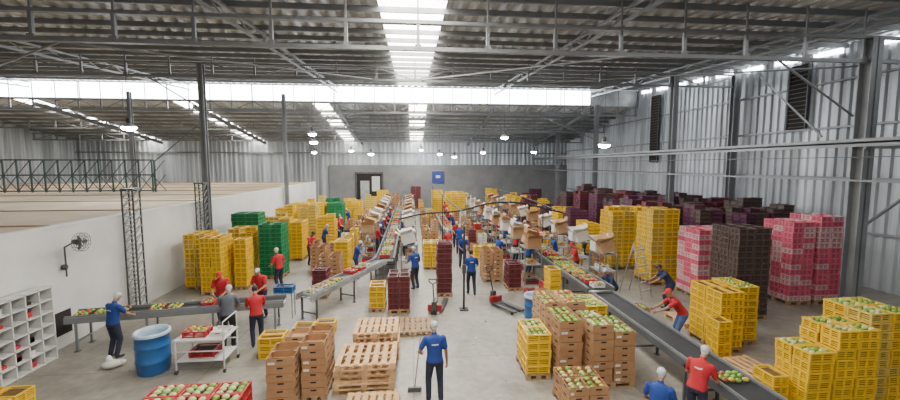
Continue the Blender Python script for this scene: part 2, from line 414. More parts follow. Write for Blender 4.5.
stack('green_crate_stack',-6.7,-5.7,17.9,18.9,2.35,GRN,cw=.5,cd=.5); stack('green_crate_stack',-8.9,-7.6,20.4,21.5,2.6,GRN)
stack(Yn,-8.0,-6.95,18.0,19.0,2.2,YEL,alt=YEL2,uneven=1,cw=.52,cd=.5)
stack(Yn,-6.9,-5.7,21.2,22.4,2.3,YEL,uneven=1); stack(Yn,-9.0,-7.3,23,24.2,2.2,YEL2,uneven=2)
for x,c in ((-8.8,YEL),(-7.5,YEL),(-6.2,GRN)): stack(Yn if c is YEL else 'green_crate_stack',x,x+1.15,29.6,30.8,2.2,c,full=False)
for x,yy,c in ((-8.6,33,YEL),(-7.2,34,GRN),(-5.5,33.5,YEL),(-8.5,37,YEL2),(-6.5,38,YEL),(-8.7,26.2,YEL),(-7.3,26.4,YEL2),(-5.8,24.6,YEL),(-5.6,36.5,YEL),(-4.4,37.6,YEL2)):
    stack('yellow_crate_stack' if c is not GRN else 'green_crate_stack',x,x+1.1,yy,yy+1.0,U(1.9,2.4),c,full=False,uneven=2,cw=.55,cd=.5)
stack('maroon_crate_stack',-.85,-.1,13.2,14.2,1.35,MAR,cw=.4,cd=.5)
stack(Yn,-1.5,-.95,13.4,14.2,.9,YEL,cw=.55); 
stack('maroon_crate_stack',.9,1.5,14.8,15.6,2.0,MAR,cw=.6,cd=.4)
stack('carton_stack',3.0,3.85,16.5,17.6,1.4,CARD,'c',cw=.42,cd=.55,ch=.17)
stack('maroon_crate_stack',3.75,4.3,15.2,16.0,1.15,MAR,cw=.55)
stack('carton_stack',-3.8,-2.95,16.3,17.2,1.3,CARD,'c',cw=.42,cd=.45,ch=.17)
stack('maroon_crate_stack',-3.75,-3.2,15.0,15.7,1.1,MAR,cw=.55,cd=.35)
stack('carton_stack',-4.6,-3.9,18.2,19.2,1.5,CARD,'c',cw=.35,cd=.5,ch=.17,uneven=1)
stack(Yn,-3.6,-2.95,18.6,19.6,1.5,YEL,cw=.65,cd=.5); stack(Yn,.5,1.3,18.8,19.9,1.3,YEL,top=True,cw=.4,cd=.55); stack('carton_stack',.5,1.3,20.4,21.4,1.5,CARD,'c',cw=.4,cd=.5)
stack('carton_stack',-2.98,-2.42,8.0,8.8,1.05,CARD,'c',cw=.56,cd=.4,ch=.165,base=True)
stack('carton_stack',-2.36,-1.84,8.3,9.3,1.3,CARD,'c',cw=.52,cd=.5,ch=.165)
stack('carton_stack',-2.9,-2.42,9.0,9.6,1.1,CARD2,'c',cw=.48,cd=.6,ch=.165)
G=.16
stack(Yn,2.45+G,3.05+G,8.7,9.7,1.15,YEL,cd=.5,top=True,r=.045,fm=(MG,MG,ML))
stack('carton_stack',3.13+G,3.70+G,8.5,9.5,1.42,CARD,'c',cw=.57,cd=.5,ch=.165,top=True,fm=(MG,MG,MY))
stack('carton_stack',3.78+G,4.8+G,8.2,9.2,1.4,CARD,'c',cw=.5,cd=.5,ch=.165,top=True,uneven=2,fm=(MG,ML,MG))
stack('carton_stack',3.2+G,4.3+G,9.7,10.8,1.45,CARD2,'c',cw=.55,cd=.4,ch=.165,top=True,fm=(MY,MR,MG))
stack('carton_stack',2.85+G,3.7+G,7.2,8.1,.62,CARD,'c',cw=.42,cd=.45,ch=.165,top=True,fm=(MG,ML,MY))
stack(Yn,4.4+G,5.0+G,9.9,10.9,1.3,YEL,cd=.5,top=True,fm=(MG,MG,ML))
stack('red_crate_stack',-5.0,-3.2,7.1,8.0,.8,REDP,cw=.6,cd=.45,top=True,r=.06,fm=(ML,ML,MG),full=True)
stack(Yn,-8.7,-7.7,7.7,8.6,.55,YEL,cw=.5,cd=.45)
stack(Yn,-4.0,-3.35,10.3,10.9,.6,YEL,cw=.65,cd=.3,base=False); stack(Yn,-3.3,-2.75,10.9,11.4,.5,YEL,base=False); stack(Yn,-2.9,-2.3,11.7,12.1,.4,YEL,base=False)
# right
stack(Yn,8.05,8.75,9.5,10.7,1.7,YEL,cw=.35,cd=.6); stack(Yn,8.85,9.5,9.9,10.9,1.75,YEL,cw=.65,cd=.5,top=True,r=.045); stack(Yn,7.6,8.0,9.0,9.45,1.1,YEL,cd=.45,cw=.4)
stack(Yn,8.05,8.95,6.6,7.4,1.85,YEL,cw=.45,top=True,fm=(MG,MG,ML),uneven=1); stack(Yn,9.1,10.1,6.9,7.9,1.95,YEL,cw=.5,cd=.5,top=True,fm=(MG,MG,ML),alt=YEL2); stack(Yn,7.4,7.95,6.55,7.3,1.45,YEL,cw=.55,cd=.37,top=True,fm=(MG,ML)); stack(Yn,6.95,7.32,6.8,7.3,.85,YEL,cw=.35,cd=.5)
stack('pink_crate_stack',10.5,12.0,13.6,14.8,2.6,PNK,alt=PNK2,cw=.5,mixp=.3)
stack('dark_crate_stack',10.3,11.45,11.6,12.8,3.0,DBR,cw=.58)
stack('pink_crate_stack',13.3,14.2,12.7,13.9,3.05,PNK,alt=PNK2,cw=.45,mixp=.4); stack('pink_crate_stack',14.35,15.3,12.7,13.9,3.1,PNK,alt=PNK2,cw=.45,mixp=.4)
stack('maroon_crate_stack',12.1,13.1,13.6,14.8,2.7,MAR,alt=PUR,cw=.5)
stack(Yn,9.8,11.0,15.4,16.6,3.1,YEL,alt=YEL2,cw=.6,uneven=1); stack(Yn,9.4,11.2,18,19.2,3.0,YEL,alt=YEL2,uneven=1)
for yy in (16.6,18.3,20.0,22,24,26.5,29):
    for x in (11.5,12.8,15.0,16.3):
        c=random.choice((MAR,PUR,PUR,MAR,DBR)); 
        if yy<17 and x<12: continue
        stack('maroon_crate_stack' if c is MAR else 'purple_crate_stack' if c is PUR else 'dark_crate_stack',x,x+1.1,yy,yy+1.2,U(2.7,3.5),c,alt=random.choice((MAR,PUR,DBR)),full=False,uneven=1)
for yy,c in ((21,YEL),(23,PUR),(25,YEL),(27.5,PUR),(30,YEL),(33,MAR),(36,YEL),(39,YEL)):
    stack({YEL:'yellow_crate_stack',PUR:'purple_crate_stack',MAR:'maroon_crate_stack'}[c],9.4,10.6,yy,yy+1.2,U(2,2.8),c,full=False,uneven=2)
for x,yy,c in ((1.8,36,YEL),(3.2,38.5,YEL),(2.0,41,YEL),(4.0,36,YEL2),(-3.6,41,YEL),(4.6,44,YEL),(-.2,44.6,MAR),(8.2,43.5,YEL),(3.2,32.8,YEL),(-2.4,44.6,CARD),(11.2,41,MAR),(12.8,42,PUR),(11.6,36,YEL),(13,34,PUR)):
    if c is CARD: stack('carton_stack',x,x+1,yy,yy+1.1,1.9,CARD,'c',cw=.5,cd=.55)
    else: stack({MAR:'maroon_crate_stack',PUR:'purple_crate_stack'}.get(c,Yn),x,x+1.15,yy,yy+1.1,U(1.9,2.7),c,full=False,uneven=1)
def pile(x,y):
    k=random.choice('yyrccmwcc'); h=random.choice((.4,.6,.8,1.0,1.3))
    t=R()<.5
    if k in 'cw': stack('carton_stack',x-.22,x+.22,y-.3,y+.3,h,random.choice((CARD,CARD2)) if k=='c' else WCARD,'c',cw=.44,cd=.6,ch=.17,base=False,top=t,rz=U(-.1,.1))
    else:
        c={'y':YEL,'r':REDP,'m':MAR}[k]; stack({'y':Yn,'r':'red_crate_stack','m':'maroon_crate_stack'}[k],x-.22,x+.22,y-.3,y+.3,h,c,cw=.44,cd=.6,base=False,top=t,full=False,rz=U(-.1,.1))
y=20.6
while y<43:
    if not 40.5<y<42.8 : pile(-3.35,y)
    if R()<.9 and y<36.5: pile(-4.1,y+.3)
    if y>22 and y<43: pile(.85,y+.2)
    if 24<y<35 : pile(1.5,y)
    y+=.95
y=19.6
while y<43:
    if not 32<y<34.5 and not 35<y<40: pile(4.05,y+.2)
    pile(8.45,y)
    if R()<.7 and 20<y<31.5: pile(3.4,y)
    y+=1.0
for x,y in ((8.4,16.4),(8.5,17.6),(4.5,13.2),(4.4,14.2),(7.5,12.3),(5.1,14.6),(5.0,13.7)): pile(x,y)

def pallets(x0,x1,y0,y1,n,m=WOOD,jit=.05,rz=0):
    mb=MB();ox,oy=(x0+x1)/2,(y0+y1)/2
    for k in range(n):
        a,b=U(-jit,jit),U(-jit,jit); pallet(mb,x0-ox+a,x1-ox+a,y0-oy+b,y1-oy+b,k*.141,m if R()>.25 else WOOD2)
    mb.obj('wooden_pallet_stack' if n>1 else 'wooden_pallet',(ox,oy,0),rz)
pallets(-1.72,-.42,8.45,9.55,5); pallets(-1.5,-.4,9.75,10.8,6); pallets(-1.35,-.3,7.1,8.15,2)
pallets(-.6,.5,11.4,12.6,1); pallets(7.15,8.35,7.6,8.8,2,WOOD,rz=.1); pallets(8.3,9.2,11.2,12.2,1,WOOD)
# ------------------------------------------------------------ conveyors
def conveyor(p0,p1,w=.7,z=.85,z1=None,belt=True,name='conveyor',load=0,loadm=None,fr=FRAME):
    z1=z if z1 is None else z1
    dx,dy=p1[0]-p0[0],p1[1]-p0[1]; L=math.hypot(dx,dy); ang=math.atan2(dy,dx)-math.pi/2
    mb=MB(); Z=lambda y: z+(z1-z)*y/L
    for s in (-1,1):
        mb.bar((s*w/2,0,Z(0)),(s*w/2,L,Z(L)),.05,.16,STEEL if belt is False else fr)
        mb.bar((s*(w/2-.02),0,Z(0)+.1),(s*(w/2-.02),L,Z(L)+.1),.03,.05,BEAM)
    if belt:
        mb.bar((0,.02,Z(0)+.03),(0,L-.02,Z(L)+.03),w-.08,.03,BELT); mb.bar((0,.02,Z(0)-.1),(0,L-.02,Z(L)-.1),w-.1,.02,BELT)
        for yy in (.04,L-.04): mb.cyl((-w/2+.04,yy,Z(yy)-.03),(w/2-.04,yy,Z(yy)-.03),.06,STEEL,12)
    else:
        y=.06
        while y<L: mb.cyl((-w/2,y,Z(y)+.02),(w/2,y,Z(y)+.02),.028,STEEL,8); y+=.11
    n=max(2,int(L/1.8)+1)
    for i in range(n):
        y=.25+(L-.5)*i/(n-1)
        for s in (-1,1):
            mb.bar((s*w/2,y,0),(s*w/2,y,Z(y)),.05,.05,fr); mb.box(s*w/2-.06,s*w/2+.06,y-.06,y+.06,0,.012,DSTEEL)
        mb.bar((-w/2,y,.25),(w/2,y,.25),.04,.04,fr)
    if load:
        y=.3
        while y<L-.4:
            if R()<load:
                zz=Z(y)+.052
                c=random.choice(loadm); ox=U(-.06,.06)
                if c=='f': fruit(mb,-w/2+.08,w/2-.08,y-.2,y+.2,zz+.05,.05)
                elif c in (CARD,WCARD,CARD2):
                    carton(mb,-.2+ox,.2+ox,y-.15,y+.15,zz,.14,c); fruit(mb,-.2+ox,.2+ox,y-.15,y+.15,zz+.11,.045)
                else:
                    pcrate(mb,-.22+ox,.22+ox,y-.16,y+.16,zz,.15,c,False,fill=False); fruit(mb,-.2+ox,.2+ox,y-.14,y+.14,zz+.12,.05)
            y+=.44
    return mb.obj(name,(p0[0],p0[1],0),ang)
conveyor((-9.3,11.55),(-3.9,12.35),.62,.85,load=.75,loadm=['f','f',REDP,'f'],fr=BEAM)
conveyor((-3.45,12.7),(-1.35,16.6),.6,.8,1.0,belt=False,load=.85,loadm=[REDP,WCARD,'f'])
conveyor((-1.2,17.0),(-1.2,44),.8,.95,load=.97,loadm=[REDP,CARD,WCARD,'f',REDP,BLUP])
conveyor((6.05,5.2),(6.05,12.0),.75,.85,load=.1,loadm=['f'])
conveyor((6.05,12.1),(6.05,42),.9,.95,load=.97,loadm=[CARD,'f',WCARD,CARD2,'f',REDP])
conveyor((2.3,25),(2.3,34),.6,.85,belt=False,load=.8,loadm=[CARD,REDP,WCARD])

def open_box(mb,cx,cy,z,w,d,h,m,tilt=0,fl=.2):
    rot=Matrix.Rotation(tilt,3,'X')
    def T(p): v=rot@Vector(p); return (cx+v.x,cy+v.y,z+v.z)
    a,b=w/2,d/2
    P=lambda *q:[T(x) for x in q]
    quads=[((-a,-b,0),(a,-b,0),(a,-b,h),(-a,-b,h)),((-a,b,0),(a,b,0),(a,b,h),(-a,b,h)),((-a,-b,0),(-a,b,0),(-a,b,h),(-a,-b,h)),((a,-b,0),(a,b,0),(a,b,h),(a,-b,h)),((-a,-b,.0),(a,-b,.0),(a,b,.0),(-a,b,.0)),
      ((-a,-b,h),(a,-b,h),(a,-b-fl*.7,h+fl*.8),(-a,-b-fl*.7,h+fl*.8)),((-a,b,h),(a,b,h),(a,b+fl*.3,h+fl),(-a,b+fl*.3,h+fl)),((-a,-b,h),(-a,b,h),(-a-fl*.7,b,h+fl*.6),(-a-fl*.7,-b,h+fl*.6)),((a,-b,h),(a,b,h),(a+fl*.7,b,h+fl*.6),(a+fl*.7,-b,h+fl*.6))]
    for q in quads: mb.raw(P(*q),[(0,1,2,3)],m)
def station(x,y,side,n=2,m=CARD):
    mb=MB(); w,d=.9,.7
    for sx in (-1,1):
        for sy in (-1,1): mb.bar((sx*w/2,sy*d/2,0),(sx*w/2,sy*d/2,1.6),.04,.04,BEAM)
        mb.bar((sx*w/2,-d/2,.3),(sx*w/2,d/2,.3),.03,.03,BEAM)
    mb.box(-w/2,w/2,-d/2,d/2,.82,.86,BEAM); mb.box(-w/2,w/2,-d/2,d/2,1.52,1.55,BEAM)
    carton(mb,-.3,.1,-.2,.2,.861,.17,random.choice((CARD,CARD2,WCARD))); fruit(mb,-.3,.1,-.2,.2,1.0,.05)
    pcrate(mb,-.4,.05,-.28,.28,.0,.2,random.choice((YEL,REDP,MAR)),False); carton(mb,.1,.4,-.28,.28,0,.3,random.choice((CARD,CARD2)))
    open_box(mb,-.2,-.05,1.56,.46,.6,.4,m,0,.26); 
    if n>1: open_box(mb,.27,.02,1.62,.4,.55,.45,random.choice((CARD,CARD2,WCARD)),.3,.26)
    mb.obj('packing_station',(x,y,0),side)
for i in range(11):
    station(4.95+U(-.04,.04),16.4+2.3*i,math.pi/2,2,random.choice((CARD,CARD,CARD2,WCARD)))
    station(7.58,15.1+2.3*i,-math.pi/2,2,random.choice((CARD,CARD,WCARD)))
for i in range(8):
    station(-.15,19.9+2.6*i if i else 17.6,-math.pi/2,2,random.choice((CARD,WCARD))); station(-2.35,21+2.5*i,math.pi/2,2,random.choice((CARD,CARD2,WCARD)))

# ------------------------------------------------------------ misc objects
mb=MB(); CX=-9.56
mb.box(CX,CX+.03,8.4,10.9,0.02,1.92,WHITE)
rows,cols=6,7
for i in range(rows+1): z=.02+1.87*i/rows; mb.box(CX,-9.18,8.4,10.9,z,z+.03,WHITE)
for j in range(cols+1): y=8.4+2.47*j/cols; mb.box(CX,-9.18,y,y+.03,.0,1.92,WHITE)
IN=mat('cabinet_inside',(.2,.22,.24),.7,0,.05,2)
mb.box(CX+.03,CX+.035,8.43,10.87,.05,1.89,IN)
for _ in range(18):
    i=random.randrange(rows); j=random.randrange(cols); z=.05+1.87*i/rows; y=8.46+2.47*j/cols
    mb.box(-9.5,-9.28,y,y+.2,z,z+U(.06,.14),random.choice((BLUP,DARK,WCARD,REDP)))
mb.obj('pigeonhole_cabinet')
mb=MB()
mb.tube([(-9.5,11.75,1.95),(-9.5,11.75,2.75),(-9.25,11.75,2.9)],.022,DSTEEL); mb.cyl((-9.58,11.75,2.2),(-9.5,11.75,2.2),.08,DSTEEL)
mb.cyl((-9.25,11.75,2.9),(-9.1,11.7,2.9),.07,DSTEEL)
for rr in (.1,.18,.25):
    for xx in (-9.1,-8.98):
        pts=[(xx,11.72+rr*math.cos(t),2.9+rr*math.sin(t)) for t in [2*math.pi*k/20 for k in range(21)]]; mb.tube(pts,.006,DSTEEL,5)
for k in range(14):
    t=2*math.pi*k/14; mb.tube([(-9.1,11.72,2.9),(-9.1,11.72+.25*math.cos(t),2.9+.25*math.sin(t)),(-8.98,11.72+.25*math.cos(t),2.9+.25*math.sin(t)),(-8.96,11.72,2.9)],.004,DSTEEL,4)
for k in range(3):
    t=2.1*k; mb.ell((-9.04,11.72+.12*math.cos(t),2.9+.12*math.sin(t)),.012,.11,.05,DSTEEL,10,6,Matrix.Rotation(t,3,'X'))
mb.obj('wall_fan')
def barrel(x,y,r,h):
    mb=MB(); a,b=Vector((1,0,0)),Vector((0,1,0)); V=lambda z:Vector((0,0,z))
    mb.rings([(V(0),r*.86),(V(.03),r*.9),(V(h*.3),r*.98),(V(h*.32),r*1.02),(V(h*.35),r*.98),(V(h*.65),r*.98),(V(h*.67),r*1.02),(V(h*.7),r*.98),(V(h*.92),r*.93),(V(h*.93),r*1.0),(V(h),r*1.0),(V(h),r*.9),(V(h*.6),r*.86)],a,b,BLUP,28)
    mb.rings([(V(h*.62),r*.82),(V(h*.9),r*.86),(V(h+.015),r*.89),(V(h+.018),r*1.03),(V(h*.95),r*1.05),(V(h*.94),r*1.04)][::-1],a,b,PLAST,28)
    del mb.f[-2:],mb.mi[-2:],mb.sm[-2:]
    for _ in range(10): mb.ell((U(-.18,.18),U(-.18,.18),h*.68),.09,.08,.06,random.choice((MG,MY,CARD)),8,5)
    mb.obj('blue_barrel',(x,y,0))
barrel(-6.3,10.0,.37,1.0); barrel(3.8,11.9,.33,.95)
mb=MB()
for sx in (0,1.1):
    for sy in (0,.75):
        mb.tube([(sx,sy,.1),(sx,sy,.83)],.02,WHITE,8); mb.cyl((sx-.02,sy,.05),(sx+.02,sy,.05),.05,BLACK,12)
mb.box(-.03,1.13,-.03,.78,.81,.84,WHITE); mb.box(0,1.1,0,.75,.3,.32,WHITE)
for a,b in (((0,0,.55),(1.1,0,.55)),((0,.75,.55),(1.1,.75,.55))): mb.tube([a,b],.015,WHITE,6)
pcrate(mb,.1,.65,.1,.5,.841,.16,REDP,fill=False); fruit(mb,.1,.65,.1,.5,.97,.05,(MY,MR,MG)); carton(mb,.72,1.08,.15,.6,.841,.1,WCARD); pcrate(mb,.2,.8,.15,.6,.321,.18,REDP)
mb.tube([(1.1,0,.83),(1.1,0,1.25),(1.1,.75,1.25),(1.1,.75,.83)],.015,WHITE,6)
mb.obj('packing_table',(-5.65,9.75,0))
mb=MB(); pcrate(mb,-.3,.3,-.2,.2,.0,.22,BLUP); 
for s in (-.26,.26):
    for t in (-.16,.16): mb.bar((s,t,-.85),(s,t,0),.03,.03,STEEL)
mb.box(-.28,.28,-.18,.18,-.03,0,STEEL); mb.obj('blue_bin_stand',(-4.2,13.3,.85))
def jack(x,y,rz):
    mb=MB()
    for s in (-.18,.18):
        mb.box(s-.08,s+.08,-1.15,0,.07,.12,DSTEEL); mb.cyl((s-.04,-1.0,.04),(s+.04,-1.0,.04),.04,BLACK,10)
    mb.box(-.24,.24,0,.14,.07,.3,REDM); mb.box(-.08,.08,.14,.28,.15,.45,DSTEEL)
    mb.cyl((-.09,.24,.09),(-.02,.24,.09),.09,BLACK,14); mb.cyl((.02,.24,.09),(.09,.24,.09),.09,BLACK,14)
    mb.tube([(0,.24,.45),(0,.42,1.1)],.02,BLACK,8)
    mb.tube([(0,.42,1.1),(-.12,.45,1.18),(-.12,.48,1.28),(.12,.48,1.28),(.12,.45,1.18),(0,.42,1.1)],.016,BLACK,8)
    mb.obj('pallet_jack',(x,y,0),rz)
jack(.75,13.25,2.9); jack(3.0,13.8,.5)
mb=MB(); mb.tube([(1.75,13.4,0),(1.75,13.4,2.9)],.035,BLACK,8); mb.box(1.6,1.9,13.25,13.55,0,.03,BLACK); mb.box(1.68,1.82,13.3,13.38,1.3,1.6,DSTEEL)
mb.obj('control_post')
def arc(pts,n=10):
    out=[];P=[Vector(p) for p in pts]; P=[P[0]]+P+[P[-1]]
    for i in range(1,len(P)-2):
        for k in range(n):
            t=k/n; a,b,c,d=P[i-1],P[i],P[i+1],P[i+2]
            out.append(.5*((2*b)+(c-a)*t+(2*a-5*b+4*c-d)*t*t+(3*b-a-3*c+d)*t**3))
    out.append(P[-2]); return out
mb=MB()
mb.tube(arc([(-.6,18.6,2.5),(.5,17.6,2.85),(1.9,16.4,3.1),(3.2,16.0,3.45),(4.6,16.4,3.4),(5.8,16.9,3.1),(6.6,17.0,2.9)]),.04,BLACK)
mb.tube(arc([(1.8,13.9,2.9),(2.0,15.5,3.1),(1.8,22,3.2),(1.8,36,3.2)]),.03,BLACK)
mb.tube(arc([(6.6,17.0,2.9),(6.6,24,3.1),(6.6,38,3.1)]),.03,BLACK); mb.tube(arc([(-.6,18.6,2.5),(-.6,26,2.9),(-.6,40,2.9)]),.03,BLACK)
for x,q in ((6.62,19.7),(6.62,30.1),(-.62,21.9),(-.62,29.8)): mb.tube([(x,q,3.05),(x,q,0)],.025,BLACK)
for q in (23.8,35.2): mb.tube([(1.8,q,3.2),(1.8,q,0)],.025,BLACK)
mb.obj('overhead_cable_trunking')
mb=MB()
for s in (-.3,.3):
    mb.tube([(s,0,0),(s*.7,.5,2.0)],.02,STEEL,6); mb.tube([(s,1.0,0),(s*.7,.5,2.0)],.02,STEEL,6)
for i in range(1,7): mb.bar((-.28,i*.07,i*.3),(.28,i*.07,i*.3),.1,.03,STEEL)
mb.obj('step_ladder',(8.75,13.9,0),.4)
mb=MB(); mb.ell((0,0,.1),.22,.16,.1,WCARD,12,7); mb.ell((.12,.1,.08),.15,.12,.08,WCARD,10,6); mb.ell((-.05,0,.2),.08,.08,.12,WCARD,9,6); mb.obj('plastic_bag',(-7.45,10.25,0))
mb=MB()
for _ in range(150):
    x,y=U(-8.5,9),U(8,30); s=U(.02,.09); a=U(0,3.1); c,d=math.cos(a)*s,math.sin(a)*s
    mb.raw([(x-c,y-d,.004),(x+d*.6,y-c*.6,.004),(x+c,y+d,.006),(x-d*.6,y+c*.6,.004)],[(0,1,2,3)],random.choice((CARD,CARD2,WCARD,MG,DARK)))
mb.obj('floor_litter')

# ------------------------------------------------------------ people
SK=[mat('skin_a',(.36,.19,.12),.55,0,.05,8),mat('skin_b',(.25,.13,.08),.55,0,.05,8),mat('skin_c',(.48,.28,.19),.55,0,.05,8)]
SB=mat('shirt_blue',(.010,.038,.21),.8,0,.15,8); SR=mat('shirt_red',(.40,.012,.02),.8,0,.15,8); SG=mat('shirt_grey',(.09,.10,.12),.8,0,.15,8); SN=mat('shirt_navy',(.02,.03,.10),.8,0,.15,8)
PD=mat('trousers_dark',(.018,.022,.045),.85,0,.2,8); PJ=mat('jeans',(.05,.09,.2),.85,0,.2,8); PB=mat('trousers_black',(.012,.012,.014),.85,0,.2,8)
SHOE=mat('shoe',(.03,.03,.03),.6,0,.1,8); NET=mat('hairnet_white',(.50,.53,.55),.8,0,.25,30); HAIR=mat('hair_dark',(.015,.01,.008),.6,0,.2,20); CAPR=mat('cap_red',(.5,.02,.02),.8,0,.1,8); LIP=mat('lips',(.3,.09,.07),.5,0,.05,8); EYE=mat('eye_dark',(.01,.01,.01),.3,0,.05,8); EYW=mat('eye_white',(.8,.8,.78),.3,0,.02,8); APR=mat('shirt_print_white',(.5,.5,.5),.8,0,.05,8)
def ik(a,b,l1,l2,pole):
    a=Vector(a);b=Vector(b);d=b-a;L=d.length
    if L>(l1+l2)*.995: b=a+d.normalized()*(l1+l2)*.995; d=b-a; L=d.length
    if L<abs(l1-l2)+.02: L=abs(l1-l2)+.02
    u=d.normalized(); x=(l1*l1-l2*l2+L*L)/(2*L); h=math.sqrt(max(0,l1*l1-x*x))
    p=Vector(pole); p=(p-u*p.dot(u)).normalized()
    return a+u*x+p*h,b
def person(x,y,yaw,shirt,pants,head='net',hands=((-.26,.08,.80),(.26,.08,.80)),feet=((-.11,0,0),(.11,0,0)),lean=4,pz=.93,py=0.0,look=10,turn=0,H=1.7,skin=0,mark=False,vox=.016,name='worker',grip=.6):
    skm=SK[skin]; g=MB(); tags=[]
    def C(p,q,r0,r1,mt,n=10): 
        g.cap(p,q,r0,r1,skm,n); tags.append((Vector(p),Vector(q),r0,r1,mt))
    ln=math.radians(lean); X=Vector((1,0,0))
    d=Vector((0,math.sin(ln),math.cos(ln))); fw=Vector((0,math.cos(ln),-math.sin(ln)))
    pel=Vector((0,py,pz)); 
    prof=[(-.10,.11,.095),(-.05,.17,.125),(.02,.178,.13),(.12,.163,.12),(.22,.163,.12),(.34,.18,.126),(.42,.19,.118),(.48,.168,.098),(.52,.10,.07)]
    g.rings([(pel+d*a,(rx,ry)) for a,rx,ry in prof],X,fw,skm,18)
    for a,rx,ry in prof:
        mt=pants if a<.0 else shirt
        tags.append((pel+d*a-X*(rx-ry),pel+d*a+X*(rx-ry),ry,ry,mt))
    nb=pel+d*.50
    ha=ln*.55+math.radians(look); hd=Vector((0,math.sin(ha),math.cos(ha)))
    tr=Matrix.Rotation(math.radians(turn),3,'Z'); 
    C(nb-d*.02,nb+hd*.10,.058,.052,skm)
    hf=tr@Vector((0,math.cos(ha),-math.sin(ha))); hx=tr@X; hu=tr@hd if turn else hd
    hc=nb+hd*.19+hf*.02
    RM=Matrix((hx,hf,hu)).transposed()
    g.ell(hc+hu*.02,.073,.09,.094,skm,16,12,RM); g.ell(hc-hu*.05+hf*.022,.056,.064,.064,skm,14,10,RM)
    g.ell(hc+hf*.095-hu*.015,.014,.018,.022,skm,8,6,RM)
    for s in (-1,1): g.ell(hc+hx*.074*s-hu*.01,.012,.02,.03,skm,8,6,RM)
    tags.append((hc-hf*.01,hc+hf*.02,.09,.09,skm)); tags.append((hc-hu*.06+hf*.03,hc-hu*.06+hf*.03,.06,.06,skm))
    cm={'net':NET,'cap':CAPR,'hair':HAIR,'capb':SN}[head]
    g.ell(hc+hu*.042-hf*.018,.082,.098,.085,skm,16,12,RM)
    gr=[]
    for s,hd_t in ((-1,hands[0]),(1,hands[1])):
        sh=pel+d*.445+X*.182*s
        el,wr=ik(sh,hd_t,.285,.25,(s*.6,-.6,-.5))
        C(sh,sh+(el-sh)*.66,.068,.06,shirt); C(sh+(el-sh)*.62,el,.045,.04,skm); C(el,wr,.041,.027,skm)
        fd=(wr-el).normalized(); pn=Vector((-s,0,0))-fd*fd.dot(Vector((-s,0,0))); pn=pn.normalized() if pn.length>.1 else Vector((0,0,-1))
        ac=fd.cross(pn).normalized()
        g.rings([(wr,(.024,.02)),(wr+fd*.03,(.034,.018)),(wr+fd*.075,(.042,.017)),(wr+fd*.095,(.036,.014))],ac,pn,skm,12)
        tags.append((wr,wr+fd*.09,.03,.035,skm)); gr.append((wr,fd,pn,ac,s))
    for s,ft in ((-1,feet[0]),(1,feet[1])):
        hip=pel+X*.09*s-Vector((0,0,.03)); an=Vector(ft)+Vector((0,-.03,.085))
        kn,an=ik(hip,an,.425,.41,(s*.15,1,0))
        C(hip,kn,.1,.07,pants,14); C(kn,an+Vector((0,0,.02)),.07,.056,pants,12)
        C(an-Vector((0,.015,.045)),an+Vector((s*.02,.15,-.052)),.038,.032,SHOE,10)
    me=bpy.data.meshes.new('tmp'); me.from_pydata([tuple(v) for v in g.v],[],g.f); me.update()
    o=bpy.data.objects.new('tmp',me); bpy.context.collection.objects.link(o)
    rm=o.modifiers.new('r','REMESH'); rm.mode='VOXEL'; rm.voxel_size=vox
    sm=o.modifiers.new('s','SMOOTH'); sm.factor=.5; sm.iterations=3
    dg=bpy.context.evaluated_depsgraph_get(); dg.update(); ev=o.evaluated_get(dg); em=ev.to_mesh()
    nv=len(em.vertices); co=np.empty(nv*3); em.vertices.foreach_get('co',co); co=co.reshape(-1,3)
    fs=[list(p.vertices) for p in em.polygons]; ev.to_mesh_clear(); bpy.data.objects.remove(o)
    cen=np.array([co[f].mean(0) for f in fs])
    mats=[]; 
    def mi(m):
        if m not in mats: mats.append(m)
        return mats.index(m)
    best=np.full(len(fs),9e9); idx=np.zeros(len(fs),int)
    for p,q,r0,r1,mt in tags:
        p=np.array(p);q=np.array(q);dd=q-p;L2=max(1e-9,dd@dd); t=np.clip(((cen-p)@dd)/L2,0,1)
        dist=np.linalg.norm(cen-(p+t[:,None]*dd),axis=1)-(r0+(r1-r0)*t)
        k=mi(mt); w=dist<best; best[w]=dist[w]; idx[w]=k
    rel=cen-np.array(hc); hh=rel@np.array(hu); ff=rel@np.array(hf); rr=np.linalg.norm(rel,axis=1)
    w=(rr<.17)&((hh>.045)|((ff<-.03)&(hh>-.055))); idx[w]=mi(cm)
    w=(rr<.15)&(abs(hh+.055)<.009)&(ff>.06)&(abs(rel@np.array(hx))<.028); idx[w]=mi(LIP)
    if mark:
        rp=cen-np.array(pel); a=rp@np.array(d); f2=rp@np.array(fw)
        w=(a>.34)&(a<.37)&(f2<-.05)&(abs(cen[:,0])<.07); idx[w]=mi(APR)
    out=MB(); out.v=[tuple(c) for c in co]; out.f=fs; out.mi=[int(i) for i in idx]; out.sm=[True]*len(fs); out.mats=mats
    for wr,fd,pn,ac,s in gr:
        for k,(ofs,l) in enumerate(((-.03,.062),(-.010,.072),(.011,.068),(.031,.054))):
            b0=wr+fd*.075+ac*ofs; d1=(fd*math.cos(grip*.5)+pn*math.sin(grip*.5)); d2=(fd*math.cos(grip*1.5)+pn*math.sin(grip*1.5))
            b1=b0+d1*l*.55; b2=b1+d2*l*.55
            out.cap(b0,b1,.0095,.0088,skm,7,2); out.cap(b1,b2,.0088,.007,skm,7,2)
        up=ac if ac.y>0 or ac.z>.5 else -ac
        t0=wr+fd*.03+up*.022; t1=t0+(fd*.6+up*.7+pn*.3).normalized()*.04; t2=t1+(fd*.9+pn*.4).normalized()*.03
        out.cap(t0,t1,.012,.0105,skm,7,2); out.cap(t1,t2,.0105,.008,skm,7,2)
